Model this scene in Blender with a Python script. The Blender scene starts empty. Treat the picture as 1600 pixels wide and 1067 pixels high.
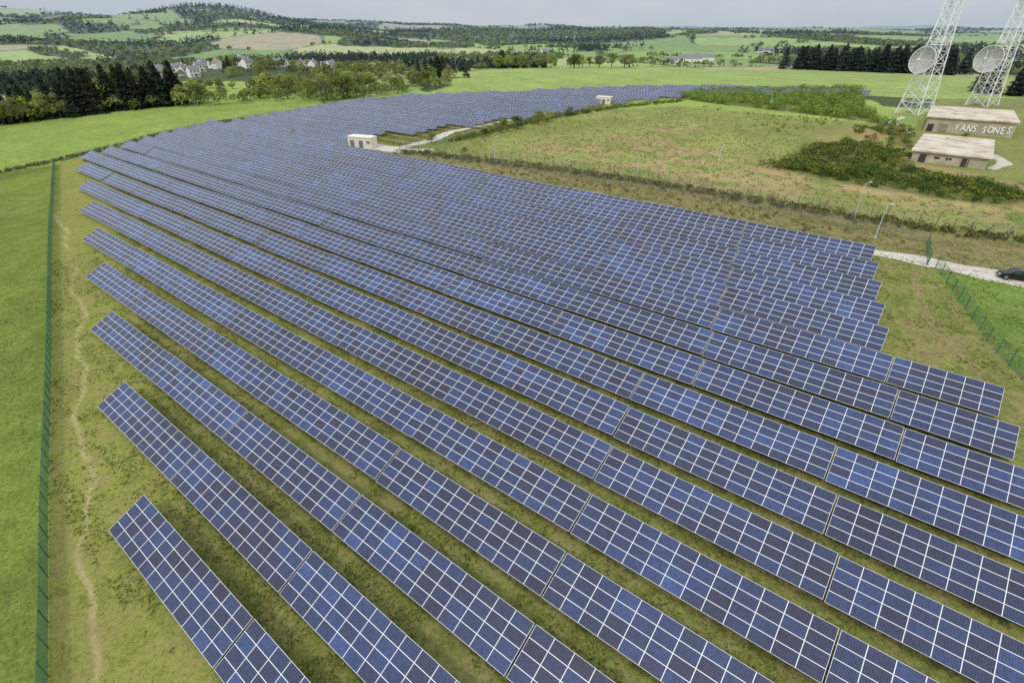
import bpy, numpy as np, math
from mathutils import Vector, Matrix
rng=np.random.default_rng(11)
# ---------------------------------------------------------------- site frame
AZ=.9126; SL=.0978; PITCH=6.2473; D1=2.437; TL=20.488; S=4.02; TILT=.4316
Q=np.array([math.cos(AZ),math.sin(AZ)]); Rr=np.array([-math.sin(AZ),math.cos(AZ)])
def ud(u,D): return Rr[0]*u+Q[0]*D, Rr[1]*u+Q[1]*D
def lin(r,g,b,k=1.0):
    o=[]
    for c in (r,g,b):
        c=c/255.0
        o.append(((c/12.92) if c<=.04045 else ((c+.055)/1.055)**2.4)*k)
    return np.array(o)
def sst(a,b,x):
    t=np.clip((x-a)/(b-a),0,1); return t*t*(3-2*t)
def hsh(i,j,s=0):
    v=np.sin(i*127.1+j*311.7+s*74.7)*43758.5453
    return v-np.floor(v)
def vn(x,y,s=0):
    x=np.asarray(x,float);y=np.asarray(y,float)
    i=np.floor(x);j=np.floor(y);fx=x-i;fy=y-j
    fx=fx*fx*(3-2*fx);fy=fy*fy*(3-2*fy)
    a=hsh(i,j,s);b=hsh(i+1,j,s);c=hsh(i,j+1,s);d=hsh(i+1,j+1,s)
    return (a*(1-fx)+b*fx)*(1-fy)+(c*(1-fx)+d*fx)*fy
def fbm(x,y,s=0,o=4):
    t=0;a=.5;n=0
    for k in range(o):
        t=t+a*vn(x*2**k+k*17.3,y*2**k-k*9.1,s+k);n+=a;a*=.5
    return t/n
def terrain(x,y):
    x=np.asarray(x,float);y=np.asarray(y,float)
    D=x*Q[0]+y*Q[1]
    z=SL*105-SL*8*np.logaddexp(0,(105-D)/8)
    z=-6+np.logaddexp(0,(z+6)/1.5)*1.5
    d=np.hypot(x,y); az=np.degrees(np.arctan2(x,y))
    z=z+(fbm(x/23.,y/23.,5,2)-.5)*.35*sst(20,60,d)
    L=1-sst(-34,10,az)
    z=z-sst(430,760,d)*(10*L+5)*(1-sst(900,1500,d))
    z=z+sst(900,2300,d)*(30*L+12)+sst(2300,5000,d)*48*L
    z=z+(fbm(x/520.,y/520.,3,3)-.5)*2*(24+32*L)*sst(650,1900,d)
    z=z+sst(5200,8200,d)*(1-L)*(10+34*vn(x/1500.,y/900.,8))
    z=z+8*np.exp(-(((x+220)/75.)**2+((y-480)/65.)**2))
    z=z+26*np.exp(-(((x+1010)/230.)**2+((y-2300)/320.)**2))
    z=z+34*np.exp(-(((x-130)/420.)**2+((y-5200)/500.)**2))
    # earth mound beside the concrete buildings
    z=z+3.4*np.exp(-(((x-116)/9.)**2+((y-180)/13.)**2))*(.75+.5*vn(x/4.,y/4.,12))+1.4*np.exp(-(((x-100)/10.)**2+((y-160)/10.)**2))
    return z
def tz(x,y): return float(terrain(x,y))
def inpoly(x,y,P):
    r=np.zeros(np.shape(x),bool);n=len(P)
    for k in range(n):
        x1,y1=P[k];x2,y2=P[(k+1)%n]
        if y1==y2: continue
        c=((y1>y)!=(y2>y))&(x<(x2-x1)*(y-y1)/(y2-y1)+x1)
        r^=c
    return r
def segdist(x,y,P):
    m=np.full(np.shape(x),1e9)
    for k in range(len(P)-1):
        ax,ay=P[k];bx,by=P[k+1];dx=bx-ax;dy=by-ay
        t=np.clip(((x-ax)*dx+(y-ay)*dy)/(dx*dx+dy*dy),0,1)
        m=np.minimum(m,np.hypot(x-ax-t*dx,y-ay-t*dy))
    return m
col=bpy.context.scene.collection
def link(o,parent=None):
    col.objects.link(o)
    if parent is not None: o.parent=parent
    return o
def tag(o,label,cat,group=None):
    o["label"]=label;o["category"]=cat
    if group:o["group"]=group
    return o
def mesh_np(name,V,Fq,cols=None,mats=(),matidx=None,smooth=False,uv=None):
    V=np.asarray(V,np.float32);Fq=np.asarray(Fq,np.int32);k=Fq.shape[1];n=len(Fq)
    me=bpy.data.meshes.new(name)
    me.vertices.add(len(V));me.vertices.foreach_set("co",V.ravel())
    me.loops.add(n*k);me.loops.foreach_set("vertex_index",Fq.ravel())
    me.polygons.add(n);me.polygons.foreach_set("loop_start",np.arange(0,n*k,k,dtype=np.int32))
    if matidx is not None: me.polygons.foreach_set("material_index",np.asarray(matidx,np.int32))
    me.update(calc_edges=True)
    if cols is not None:
        a=me.color_attributes.new("Col",'FLOAT_COLOR','POINT')
        c=np.ones((len(V),4),np.float32);c[:,:3]=cols;a.data.foreach_set("color",c.ravel())
    if uv is not None:
        l=me.uv_layers.new(name="UVMap");l.data.foreach_set("uv",np.asarray(uv,np.float32).ravel())
    for m in mats: me.materials.append(m)
    me.polygons.foreach_set("use_smooth",np.full(n,smooth))
    return me
class MB:
    """small mesh builder for polygons of any size"""
    def __init__(s): s.v=[];s.f=[];s.m=[]
    def face(s,pts,m=0):
        b=len(s.v);s.v+= [tuple(p) for p in pts];s.f.append(tuple(range(b,b+len(pts))));s.m.append(m)
    def box(s,c,d,m=0,rz=0,taper=1.0):
        x,y,z=c;a,b_,h=d[0]/2,d[1]/2,d[2]/2;b=len(s.v);co,si=math.cos(rz),math.sin(rz)
        for k,(sx,sy,sz) in enumerate([(-1,-1,-1),(1,-1,-1),(1,1,-1),(-1,1,-1),(-1,-1,1),(1,-1,1),(1,1,1),(-1,1,1)]):
            t=taper if sz>0 else 1
            px,py=sx*a*t,sy*b_*t
            s.v.append((x+px*co-py*si,y+px*si+py*co,z+sz*h))
        for f in [(3,2,1,0),(4,5,6,7),(0,1,5,4),(1,2,6,5),(2,3,7,6),(3,0,4,7)]:
            s.f.append(tuple(b+i for i in f));s.m.append(m)
    def tube(s,p,q,r1,r2,n=6,m=0,cap=True):
        p=Vector(p);q=Vector(q);d=(q-p)
        if d.length<1e-6:return
        d.normalize();a=d.orthogonal().normalized();c=d.cross(a);b=len(s.v)
        for (o,r) in ((p,r1),(q,r2)):
            for k in range(n):
                t=2*math.pi*k/n;s.v.append(tuple(o+(a*math.cos(t)+c*math.sin(t))*r))
        for k in range(n):
            s.f.append((b+k,b+(k+1)%n,b+n+(k+1)%n,b+n+k));s.m.append(m)
        if cap:
            s.f.append(tuple(b+n+k for k in range(n)));s.m.append(m)
            s.f.append(tuple(b+n-1-k for k in range(n)));s.m.append(m)
    def mesh(s,name,mats,smooth=False):
        me=bpy.data.meshes.new(name);me.from_pydata(s.v,[],s.f)
        for m in mats: me.materials.append(m)
        me.polygons.foreach_set("material_index",s.m)
        if smooth: me.polygons.foreach_set("use_smooth",[True]*len(s.f))
        me.update();return me
# ---------------------------------------------------------------- materials
def newmat(name):
    m=bpy.data.materials.new(name);m.use_nodes=True;nt=m.node_tree
    b=nt.nodes["Principled BSDF"];return m,nt,b
def N(nt,t,**k):
    n=nt.nodes.new(t)
    for a,v in k.items(): setattr(n,a,v)
    return n
def math_(nt,op,a,b=None,c=None):
    n=N(nt,"ShaderNodeMath",operation=op)
    for i,v in enumerate((a,b,c)):
        if v is None: continue
        if hasattr(v,'node'): nt.links.new(v,n.inputs[i])
        else: n.inputs[i].default_value=v
    return n.outputs[0]
def mixc(nt,f,a,b,mode='MIX'):
    n=N(nt,"ShaderNodeMix",data_type='RGBA',blend_type=mode)
    for i,v in ((0,f),(6,a),(7,b)):
        if hasattr(v,'node'): nt.links.new(v,n.inputs[i])
        elif i==0: n.inputs[0].default_value=v
        else: n.inputs[i].default_value=(v[0],v[1],v[2],1)
    return n.outputs[2]
def noise(nt,vec,scale,detail=4,rough=.55):
    n=N(nt,"ShaderNodeTexNoise");n.inputs["Scale"].default_value=scale;n.inputs["Detail"].default_value=detail;n.inputs["Roughness"].default_value=rough
    if vec is not None: nt.links.new(vec,n.inputs["Vector"])
    return n.outputs["Fac"]
def mrange(nt,v,a,b,c,d):
    n=N(nt,"ShaderNodeMapRange");nt.links.new(v,n.inputs[0])
    for i,x in enumerate((a,b,c,d)): n.inputs[i+1].default_value=x
    return n.outputs[0]
def bump(nt,h,strength,dist,b):
    n=N(nt,"ShaderNodeBump");n.inputs["Strength"].default_value=strength;n.inputs["Distance"].default_value=dist
    nt.links.new(h,n.inputs["Height"]);nt.links.new(n.outputs[0],b.inputs["Normal"])
def simple(name,c,rough=.7,metal=0,var=.25,scale=1.5,bmp=.1):
    m,nt,b=newmat(name)
    g=N(nt,"ShaderNodeTexCoord").outputs["Object"]
    n1=noise(nt,g,scale,5);n2=noise(nt,g,scale*9,3)
    f=math_(nt,'ADD',math_(nt,'MULTIPLY',n1,.7),math_(nt,'MULTIPLY',n2,.3))
    lo=np.array(c)*(1-var);hi=np.minimum(np.array(c)*(1+var),1)
    k=mixc(nt,mrange(nt,f,.3,.7,0,1),lo,hi);nt.links.new(k,b.inputs["Base Color"])
    b.inputs["Roughness"].default_value=rough;b.inputs["Metallic"].default_value=metal
    if bmp: bump(nt,n2,bmp,.02,b)
    return m
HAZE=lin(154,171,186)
def haze(nt,c,g):  # aerial haze painted into the base colour, stronger away from the site
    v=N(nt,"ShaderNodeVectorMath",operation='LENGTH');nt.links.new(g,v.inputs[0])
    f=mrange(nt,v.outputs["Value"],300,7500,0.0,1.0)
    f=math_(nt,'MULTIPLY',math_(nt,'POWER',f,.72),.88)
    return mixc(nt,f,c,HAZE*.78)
# ground
mg,nt,b=newmat("ground_grass")
g=N(nt,"ShaderNodeNewGeometry").outputs["Position"]
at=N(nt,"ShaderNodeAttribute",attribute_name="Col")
a2=N(nt,"ShaderNodeAttribute",attribute_name="dry").outputs["Fac"]
nbig=noise(nt,g,.045,5,.6);nmid=noise(nt,g,.35,5,.65);nfin=noise(nt,g,2.6,5,.75);nvf=noise(nt,g,11,3,.8)
f1=mrange(nt,nbig,.3,.7,.82,1.18);f2=mrange(nt,nmid,.25,.75,.74,1.26);f3=mrange(nt,nfin,.3,.7,.55,1.45);f4=mrange(nt,nvf,.3,.7,.6,1.4)
ff=math_(nt,'MULTIPLY',math_(nt,'MULTIPLY',f1,f2),math_(nt,'MULTIPLY',f3,f4))
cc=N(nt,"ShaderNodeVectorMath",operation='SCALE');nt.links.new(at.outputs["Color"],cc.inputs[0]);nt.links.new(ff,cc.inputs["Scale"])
# dry/brown soil patches
pm=math_(nt,'ADD',math_(nt,'MULTIPLY',nmid,.6),math_(nt,'MULTIPLY',nfin,.4))
pmask=math_(nt,'MULTIPLY',mrange(nt,pm,.48,.60,0,.9),a2)
dryc=mixc(nt,nfin,lin(92,80,52),lin(172,152,112))
c1=mixc(nt,pmask,cc.outputs[0],dryc)
# yellowish straw
st=math_(nt,'MULTIPLY',mrange(nt,noise(nt,g,.9,5,.75),.47,.66,0,.5),math_(nt,'ADD',a2,.07))
c2=mixc(nt,st,c1,mixc(nt,nvf,lin(116,120,52),lin(192,186,106)))
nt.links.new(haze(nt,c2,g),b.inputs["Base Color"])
b.inputs["Roughness"].default_value=.95;b.inputs["Specular IOR Level"].default_value=.1
hh=math_(nt,'ADD',nfin,math_(nt,'MULTIPLY',nvf,.5));bump(nt,hh,.6,.25,b)
# leaves
def leafmat(name,obvar=True):
    m,nt,b=newmat(name)
    at=N(nt,"ShaderNodeAttribute",attribute_name="Col").outputs["Color"]
    g=N(nt,"ShaderNodeNewGeometry").outputs["Position"]
    c=at
    if obvar:
        r=N(nt,"ShaderNodeObjectInfo").outputs["Random"]
        hs=N(nt,"ShaderNodeHueSaturation");nt.links.new(at,hs.inputs["Color"])
        nt.links.new(mrange(nt,r,0,1,.475,.515),hs.inputs["Hue"])
        nt.links.new(mrange(nt,math_(nt,'FRACT',math_(nt,'MULTIPLY',r,7.3)),0,1,.75,1.4),hs.inputs["Value"])
        nt.links.new(mrange(nt,math_(nt,'FRACT',math_(nt,'MULTIPLY',r,3.7)),0,1,.8,1.1),hs.inputs["Saturation"])
        c=hs.outputs[0]
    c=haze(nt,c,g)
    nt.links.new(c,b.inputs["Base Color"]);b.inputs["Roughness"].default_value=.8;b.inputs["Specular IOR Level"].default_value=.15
    tr=N(nt,"ShaderNodeBsdfTranslucent");nt.links.new(c,tr.inputs[0])
    mx=N(nt,"ShaderNodeMixShader");mx.inputs[0].default_value=.3
    nt.links.new(b.outputs[0],mx.inputs[1]);nt.links.new(tr.outputs[0],mx.inputs[2])
    nt.links.new(mx.outputs[0],nt.nodes["Material Output"].inputs[0])
    return m
mleaf=leafmat("foliage");mleaf2=leafmat("foliage_mass",False)
mbark=simple("bark",lin(88,76,62),.9,0,.35,3,.3)
# panels
def panelmat():
    m,nt,b=newmat("solar_module_glass")
    uv=N(nt,"ShaderNodeUVMap").outputs[0]
    r=N(nt,"ShaderNodeObjectInfo").outputs["Random"]
    fr=N(nt,"ShaderNodeVectorMath",operation='FRACTION');nt.links.new(uv,fr.inputs[0])
    sb=N(nt,"ShaderNodeVectorMath",operation='SUBTRACT');nt.links.new(fr.outputs[0],sb.inputs[0]);sb.inputs[1].default_value=(.5,.5,.5)
    ab=N(nt,"ShaderNodeVectorMath",operation='ABSOLUTE');nt.links.new(sb.outputs[0],ab.inputs[0])
    sx=N(nt,"ShaderNodeSeparateXYZ");nt.links.new(ab.outputs[0],sx.inputs[0])
    frame=math_(nt,'MAXIMUM',math_(nt,'GREATER_THAN',sx.outputs[0],.5-.029/1.69),math_(nt,'GREATER_THAN',sx.outputs[1],.5-.027))
    mu=N(nt,"ShaderNodeVectorMath",operation='MULTIPLY');nt.links.new(fr.outputs[0],mu.inputs[0]);mu.inputs[1].default_value=(10,6,1)
    f2=N(nt,"ShaderNodeVectorMath",operation='FRACTION');nt.links.new(mu.outputs[0],f2.inputs[0])
    s2=N(nt,"ShaderNodeVectorMath",operation='SUBTRACT');nt.links.new(f2.outputs[0],s2.inputs[0]);s2.inputs[1].default_value=(.5,.5,.5)
    a2=N(nt,"ShaderNodeVectorMath",operation='ABSOLUTE');nt.links.new(s2.outputs[0],a2.inputs[0])
    x2=N(nt,"ShaderNodeSeparateXYZ");nt.links.new(a2.outputs[0],x2.inputs[0])
    cell=math_(nt,'MAXIMUM',math_(nt,'GREATER_THAN',x2.outputs[0],.46),math_(nt,'GREATER_THAN',x2.outputs[1],.45))
    fl=N(nt,"ShaderNodeVectorMath",operation='FLOOR');nt.links.new(uv,fl.inputs[0])
    cb=N(nt,"ShaderNodeCombineXYZ");nt.links.new(math_(nt,'MULTIPLY',r,913.7),cb.inputs[2])
    ad=N(nt,"ShaderNodeVectorMath",operation='ADD');nt.links.new(fl.outputs[0],ad.inputs[0]);nt.links.new(cb.outputs[0],ad.inputs[1])
    wn=N(nt,"ShaderNodeTexWhiteNoise",noise_dimensions='3D');nt.links.new(ad.outputs[0],wn.inputs[0])
    # batches of modules: neighbouring modules tend to come from one batch
    gp=N(nt,"ShaderNodeNewGeometry").outputs["Position"]
    bat=mrange(nt,noise(nt,gp,.09,3,.6),.32,.68,0,1)
    tr=math_(nt,'FRACT',math_(nt,'MULTIPLY',r,37.7))
    v=math_(nt,'ADD',math_(nt,'ADD',math_(nt,'MULTIPLY',wn.outputs["Value"],.46),math_(nt,'MULTIPLY',tr,.20)),math_(nt,'MULTIPLY',bat,.34))
    rp=N(nt,"ShaderNodeValToRGB");nt.links.new(v,rp.inputs[0])
    e=rp.color_ramp;e.elements[0].position=.08;e.elements[0].color=(*lin(34,33,50),1)
    e.elements[1].position=.93;e.elements[1].color=(*lin(60,82,130),1)
    for p,c in ((.3,lin(43,43,67)),(.5,lin(43,50,82)),(.72,lin(48,62,102))):
        k=e.elements.new(p);k.color=(*c,1)
    fl2=N(nt,"ShaderNodeVectorMath",operation='FLOOR')
    mu2=N(nt,"ShaderNodeVectorMath",operation='MULTIPLY');nt.links.new(uv,mu2.inputs[0]);mu2.inputs[1].default_value=(10,6,1)
    nt.links.new(mu2.outputs[0],fl2.inputs[0])
    ad2=N(nt,"ShaderNodeVectorMath",operation='ADD');nt.links.new(fl2.outputs[0],ad2.inputs[0]);nt.links.new(cb.outputs[0],ad2.inputs[1])
    w2=N(nt,"ShaderNodeTexWhiteNoise",noise_dimensions='3D');nt.links.new(ad2.outputs[0],w2.inputs[0])
    sc=N(nt,"ShaderNodeVectorMath",operation='SCALE');nt.links.new(rp.outputs[0],sc.inputs[0]);nt.links.new(mrange(nt,w2.outputs["Value"],0,1,.74,1.26),sc.inputs["Scale"])
    c=mixc(nt,math_(nt,'MULTIPLY',cell,.26),sc.outputs[0],lin(152,158,178))
    c=mixc(nt,frame,c,lin(224,225,226))
    nt.links.new(c,b.inputs["Base Color"])
    nt.links.new(math_(nt,'ADD',.17,math_(nt,'MULTIPLY',frame,.3)),b.inputs["Roughness"])
    b.inputs["IOR"].default_value=1.5
    return m
mpan=panelmat()
mframe=simple("aluminium_frame",lin(214,216,218),.45,.2,.08,2,0)
mgalv=simple("galvanised_steel",lin(140,143,145),.5,.5,.15,3,0)
mwhite=simple("white_painted_steel",lin(236,236,234),.5,0,.05,2,0)
mcream=simple("cream_render",lin(226,218,198),.8,0,.08,.8)
mconc=simple("weathered_concrete",lin(178,168,146),.9,0,.36,.35,.3)
mconc2=simple("dark_concrete_base",lin(146,136,116),.9,0,.2,.5,.3)
mdoor=simple("dark_opening",lin(62,56,50),.7,0,.2,1,0)
mgreen=simple("green_coated_steel",lin(60,112,90),.55,.1,.12,2,0)
mslate=simple("slate_roof",lin(122,124,128),.7,0,.2,1.2)
mtile=simple("tile_roof",lin(146,124,110),.8,0,.2,1.2)
mplaster=simple("pale_plaster",lin(238,232,222),.85,0,.08,.8)
mwood=simple("weathered_wood",lin(132,120,104),.9,0,.3,4)
mgravel=simple("pale_gravel",lin(196,188,174),.95,0,.30,.8,.4)
mlet=simple("worn_wall_paint",lin(232,228,216),.9,0,.12,1.2,0)
mlet2=simple("faded_outline_paint",lin(110,100,86),.9,0,.25,2,0)
def roofmat():
    m,nt,b=newmat("stained_flat_roof");g=N(nt,"ShaderNodeTexCoord").outputs["Object"]
    mp=N(nt,"ShaderNodeMapping");nt.links.new(g,mp.inputs[0]);mp.inputs["Scale"].default_value=(.45,1,1)
    n=noise(nt,mp.outputs[0],.35,6,.75);n2=noise(nt,g,1.3,5,.7)
    c=mixc(nt,mrange(nt,n,.46,.60,0,.9),lin(216,204,182),lin(156,134,102))
    c=mixc(nt,mrange(nt,n2,.52,.68,0,.65),c,lin(184,178,168))
    nt.links.new(c,b.inputs["Base Color"]);b.inputs["Roughness"].default_value=.95;return m
mroof=roofmat()
def wiremat(name,c,px,py,w):
    m,nt,b=newmat(name);uv=N(nt,"ShaderNodeUVMap").outputs[0]
    s=N(nt,"ShaderNodeSeparateXYZ");nt.links.new(uv,s.inputs[0])
    a=math_(nt,'LESS_THAN',math_(nt,'FRACT',math_(nt,'DIVIDE',s.outputs[0],px)),w)
    d=math_(nt,'LESS_THAN',math_(nt,'FRACT',math_(nt,'DIVIDE',s.outputs[1],py)),w*px/py*1.3)
    k=math_(nt,'MAXIMUM',a,d)
    b.inputs["Base Color"].default_value=(*c,1);b.inputs["Roughness"].default_value=.5
    t=N(nt,"ShaderNodeBsdfTransparent");mx=N(nt,"ShaderNodeMixShader");nt.links.new(k,mx.inputs[0]);nt.links.new(t.outputs[0],mx.inputs[1]);nt.links.new(b.outputs[0],mx.inputs[2])
    nt.links.new(mx.outputs[0],nt.nodes["Material Output"].inputs[0]);return m
mwireg=wiremat("green_wire_mesh",lin(66,124,100),.05,.2,.56)
mwireg2=wiremat("fine_green_wire_mesh",lin(78,124,98),.05,.2,.24)
mwires=wiremat("grey_wire_mesh",lin(130,130,118),.06,.2,.13)
# ---------------------------------------------------------------- ground sheet
azf=np.concatenate([np.arange(-180,-62,6.0),np.arange(-62,62,.26),np.arange(62,180,6.0)])
rad=[4.0]
while rad[-1]<9800: rad.append(rad[-1]*1.0088)
rad=np.array(rad);na=len(azf);nr=len(rad)
AA,RR=np.meshgrid(np.radians(azf),rad)
X=(np.sin(AA)*RR).ravel();Y=(np.cos(AA)*RR).ravel()
Z=terrain(X,Y)
Dd=X*Q[0]+Y*Q[1];Uu=X*Rr[0]+Y*Rr[1];dist=np.hypot(X,Y)
FENL=[(-21,0),(-35.1,20),(-47.1,36),(-67,63),(-102,110),(-146.4,171)]
HEDGE=[(-300,120),(-160,165),(-148,177),(-139,189),(-131,204),(-114,222),(-99,236),(-84,272),(-62,298)]
BRIGHT=[(-84,276),(-54,298),(-41,368),(-13,575),(127,580),(279,575),(385,495),(420,470),(330,300),(247,272),(214,300),(145,345),(85,318),(40,340),(-20,330)]
MEADOW=[(-22,163),(-10,190),(16,228),(47,258),(80,268),(132,224),(100,188),(72,144),(76,120),(104,105),(90,86),(72,98),(32,130),(0,147)]
SCRUB=[(70,142),(90,166),(106,174),(112,158),(104,138),(112,126),(110,108),(100,108),(93,113),(82,124),(74,132)]
BUSHN=[(86,306),(100,278),(122,250),(138,226),(146,206),(152,230),(164,262),(190,312),(212,345),(146,338),(110,330)]
FIELD2=[(-300,128),(-162,167),(-150,178),(-141,190),(-133,205),(-116,224),(-101,238),(-86,274),(-110,292),(-158,264),(-194,250),(-228,243),(-340,215)]
GR1=lin(112,127,56);GRN=lin(126,130,62);BRI=lin(146,162,84);MEA=lin(140,149,80);GAP=lin(114,119,58)
C=np.tile(lin(116,130,66),(len(X),1));dry=np.full(len(X),.25)
def cvor(x,y,cell,s):
    i=np.floor(x/cell);j=np.floor(y/cell);b1=np.full(x.shape,1e9);b2=b1.copy();idn=np.zeros(x.shape)
    for a in (-1,0,1):
        for c in (-1,0,1):
            sx=(i+a+.15+.7*hsh(i+a,j+c,s))*cell;sy=(j+c+.15+.7*hsh(i+a,j+c,s+1))*cell
            d=np.hypot(x-sx,y-sy);h=hsh(i+a,j+c,s+2);n=d<b1
            b2=np.where(n,b1,np.minimum(b2,d));idn=np.where(n,h,idn);b1=np.where(n,d,b1)
    return idn,b2-b1
def landuse(x,y):
    """field id, edge distance and forest flag of the farmland round the site"""
    wx=x+60*(fbm(x/300.,y/300.,21,2)-.5);wy=y+60*(fbm(x/300.,y/300.,23,2)-.5)
    d=np.hypot(x,y);az=np.degrees(np.arctan2(x,y))
    i1,e1=cvor(wx,wy,210.,31);i2,e2=cvor(wx,wy,430.,41)
    fid=np.where(d<1700,i1,i2);e=np.where(d<1700,e1,e2)
    thr=np.where(az<0,.22,.13)
    forest=(fid<thr)|(fbm(x/170.,y/170.,51,3)>np.where(az<0,.60,.67))
    forest|=(np.hypot((x+1010)/210.,(y-2300)/330.)<1.0)
    return fid,e,forest
far=dist>250
fid,ed,forest=landuse(X,Y)
pal=np.array([lin(140,162,80),lin(162,178,102),lin(124,148,72),lin(176,180,118),lin(150,168,84),lin(172,158,122),lin(136,156,86),lin(166,178,104)])
fc=pal[(np.floor(fid*97.3)%8).astype(int)]
C[far]=fc[far]
C[far&(ed<6)&(dist>420)]=lin(84,94,56)
fm=far&forest&(dist>320)
C[fm]=lin(72,84,50)
dry[far]=.12
# near zones
m=inpoly(X,Y,BRIGHT);C[m]=BRI;dry[m]=0.02
stripe=.5+.5*np.sin((X*.94+Y*.34)/4.2)
C[m]*=(1+.07*(stripe[m]-.5))[:,None]*(.88+.25*fbm(X[m]/60.,Y[m]/60.,77,3))[:,None]
m=inpoly(X,Y,FIELD2)|((X<-100)&(Y<300)&(dist<420)&~(Dd>200)&(segdist(X,Y,HEDGE)<70));C[m]=lin(134,152,74);dry[m]=.05
leftf=inpoly(X,Y,[(-21,-60),(-21,0),(-35,20),(-47,36),(-67,63),(-102,110),(-146,171),(-160,165),(-300,120),(-400,-60)])
C[leftf]=GR1;dry[leftf]=.10
t=sst(8,0,segdist(X,Y,[(-300,110),(-160,156),(-148,168)]))
C[leftf]=(C*(1-.4*t[:,None])+lin(76,88,42)*.4*t[:,None])[leftf]
inner=inpoly(X,Y,[(-21,-60),(-21,0),(-35,20),(-47,36),(-67,63),(-102,110),(-146,171),(-139,187),(-129,203),(-112,220),(-97,234),(-82,270),(-50,302),(40,345),(130,338),(210,345),(170,300),(60,300),(40,262),(8,230),(-20,190),(-36,160),(0,143),(53,106),(81,76),(110,40),(110,-60)])
C[inner]=GRN;dry[inner]=.55
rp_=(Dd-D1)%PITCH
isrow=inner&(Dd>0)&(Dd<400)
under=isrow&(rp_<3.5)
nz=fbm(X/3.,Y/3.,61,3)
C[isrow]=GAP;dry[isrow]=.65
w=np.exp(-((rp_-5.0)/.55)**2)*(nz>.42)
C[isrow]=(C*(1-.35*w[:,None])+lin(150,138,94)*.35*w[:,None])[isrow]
C[under]=lin(86,88,48)  # row shadow and dirt below the tables, both put into the ground colour
# margin left of the row ends and beyond the right-hand row ends
tabU=[51.2,73.1,95.3,117.3,138.6,159.5,180.5,201.2]
rowLD=[52,58,62,67,71,79,91,105,129,158,189,221,250,302,351,372];rowLU=[217,222,223,224,224,225,224,221,225,229,229,215,193,166,122,58]
Ds=[D1+i*PITCH for i in range(8)]+rowLD;Us=tabU+rowLU
ul=np.interp(Dd,Ds,Us)
mar=inner&((Uu>ul+1)|((Dd<52)&(Uu>22+(Dd)*3.38)))
C[mar]=lin(136,139,68);dry[mar]=.75
mr=inner&(Uu<np.interp(Dd,[0,58,62,64.9,66,100,101],[-18,-15,-15,-4,-3,2,2]))
C[mr]=lin(120,128,66);dry[mr]=1.05
# brown strip behind the top row
ST=[(-60,170),(-40,152),(-6,133),(26,113),(52,92),(64,80),(84,70),(92,84),(72,99),(32,131),(0,148),(-34,163)]
m=inpoly(X,Y,ST)&(Dd>101);C[m]=lin(124,118,78);dry[m]=1.15
m=inpoly(X,Y,MEADOW);C[m]=MEA;dry[m]=.45
C[m]*=(.76+.46*fbm(X[m]/14.,Y[m]/14.,79,3))[:,None]
ctr=[(40,150,20,1.1),(66,132,12,1.2),(92,140,14,1.),(95,112,14,1.2),(20,165,16,.8),(60,205,12,.7),(54,162,9,1.3),(34,141,8,1.4),(47,180,8,1.),(30,190,7,.9),(64,118,9,1.2),(50,128,8,1.1)]
for (cx,cy,rr_,k) in ctr:
    w=np.exp(-((X-cx)**2+(Y-cy)**2)/rr_**2)*m*sst(.40,.58,fbm(X/5.,Y/5.,83,3))*1.5;dry=dry+w*k*.9
    w=np.clip(w,0,1);C=C*(1-.75*w[:,None])+lin(184,160,118)*.75*w[:,None]
m=inpoly(X,Y,[(100,188),(132,224),(150,206),(225,300),(330,300),(240,150),(170,70),(104,80),(100,108),(112,124)])
C[m]=lin(126,136,74);dry[m]=.9
m=inpoly(X,Y,BUSHN)|inpoly(X,Y,SCRUB);C[m]=lin(100,110,56);dry[m]=.6
m=inpoly(X,Y,[(100,108),(110,108),(160,70),(120,40),(84,60)]);C[m]=lin(120,134,68);dry[m]=.6
# bare earth banks round the gorse and on the mound
eb=segdist(X,Y,[(66,140),(72,128),(81,119),(92,108),(101,103),(112,106),(126,100)])
w=sst(6,1.0,eb)*sst(.34,.52,fbm(X/5.,Y/5.,84,3));C=C*(1-.9*w[:,None])+lin(184,154,112)*.9*w[:,None]
eb=segdist(X,Y,[(108,176),(114,166),(108,148),(116,132),(118,118)])
w=sst(5,1.0,eb)*sst(.36,.55,fbm(X/5.,Y/5.,85,3));C=C*(1-.8*w[:,None])+lin(176,148,110)*.8*w[:,None]
w=np.exp(-(((X-116)/12.)**2+((Y-178)/15.)**2))*sst(.36,.56,fbm(X/4.5,Y/4.5,86,3))*1.4;w=np.clip(w,0,1)
C=C*(1-.85*w[:,None])+lin(160,130,92)*.85*w[:,None]
m=inpoly(X,Y,[(66,75),(63,64),(60,55),(59,46),(75,30),(100,60),(82,70)]);C[m]=lin(112,136,60);dry[m]=.35
def jit(TR,a,f):
    return [(x+a*math.sin(y*f)+a*.5*math.sin(y*f*2.7+1),y) for (x,y) in [(TR[k][0]+(TR[k+1][0]-TR[k][0])*t_,TR[k][1]+(TR[k+1][1]-TR[k][1])*t_) for k in range(len(TR)-1) for t_ in np.linspace(0,1,9)[:-1]]]
sd=segdist(X,Y,jit([(-116,130),(-99,110),(-71,75),(-55,52),(-43,36),(-34,23),(-28,12),(-26,0)],.8,.35));w=sst(.34,.10,sd)*.85*(.45+.8*fbm(X/2.,Y/2.,87,2))
w=np.clip(w,0,1);C=C*(1-w[:,None])+lin(190,176,126)*w[:,None]
for TT in ([(60,55),(52,62),(46,70),(50,80),(58,82)],[(57,50),(50,57),(44,65),(46,76)],[(94,86),(84,120),(86,150),(108,190)],[(97,86),(87,121),(89,150),(111,189)],[(66,78),(58,66),(55,52),(56,36)]):
    w=sst(.9,.2,segdist(X,Y,jit(TT,.4,.5)))*.55;C=C*(1-w[:,None])+lin(156,138,104)*w[:,None]
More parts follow.
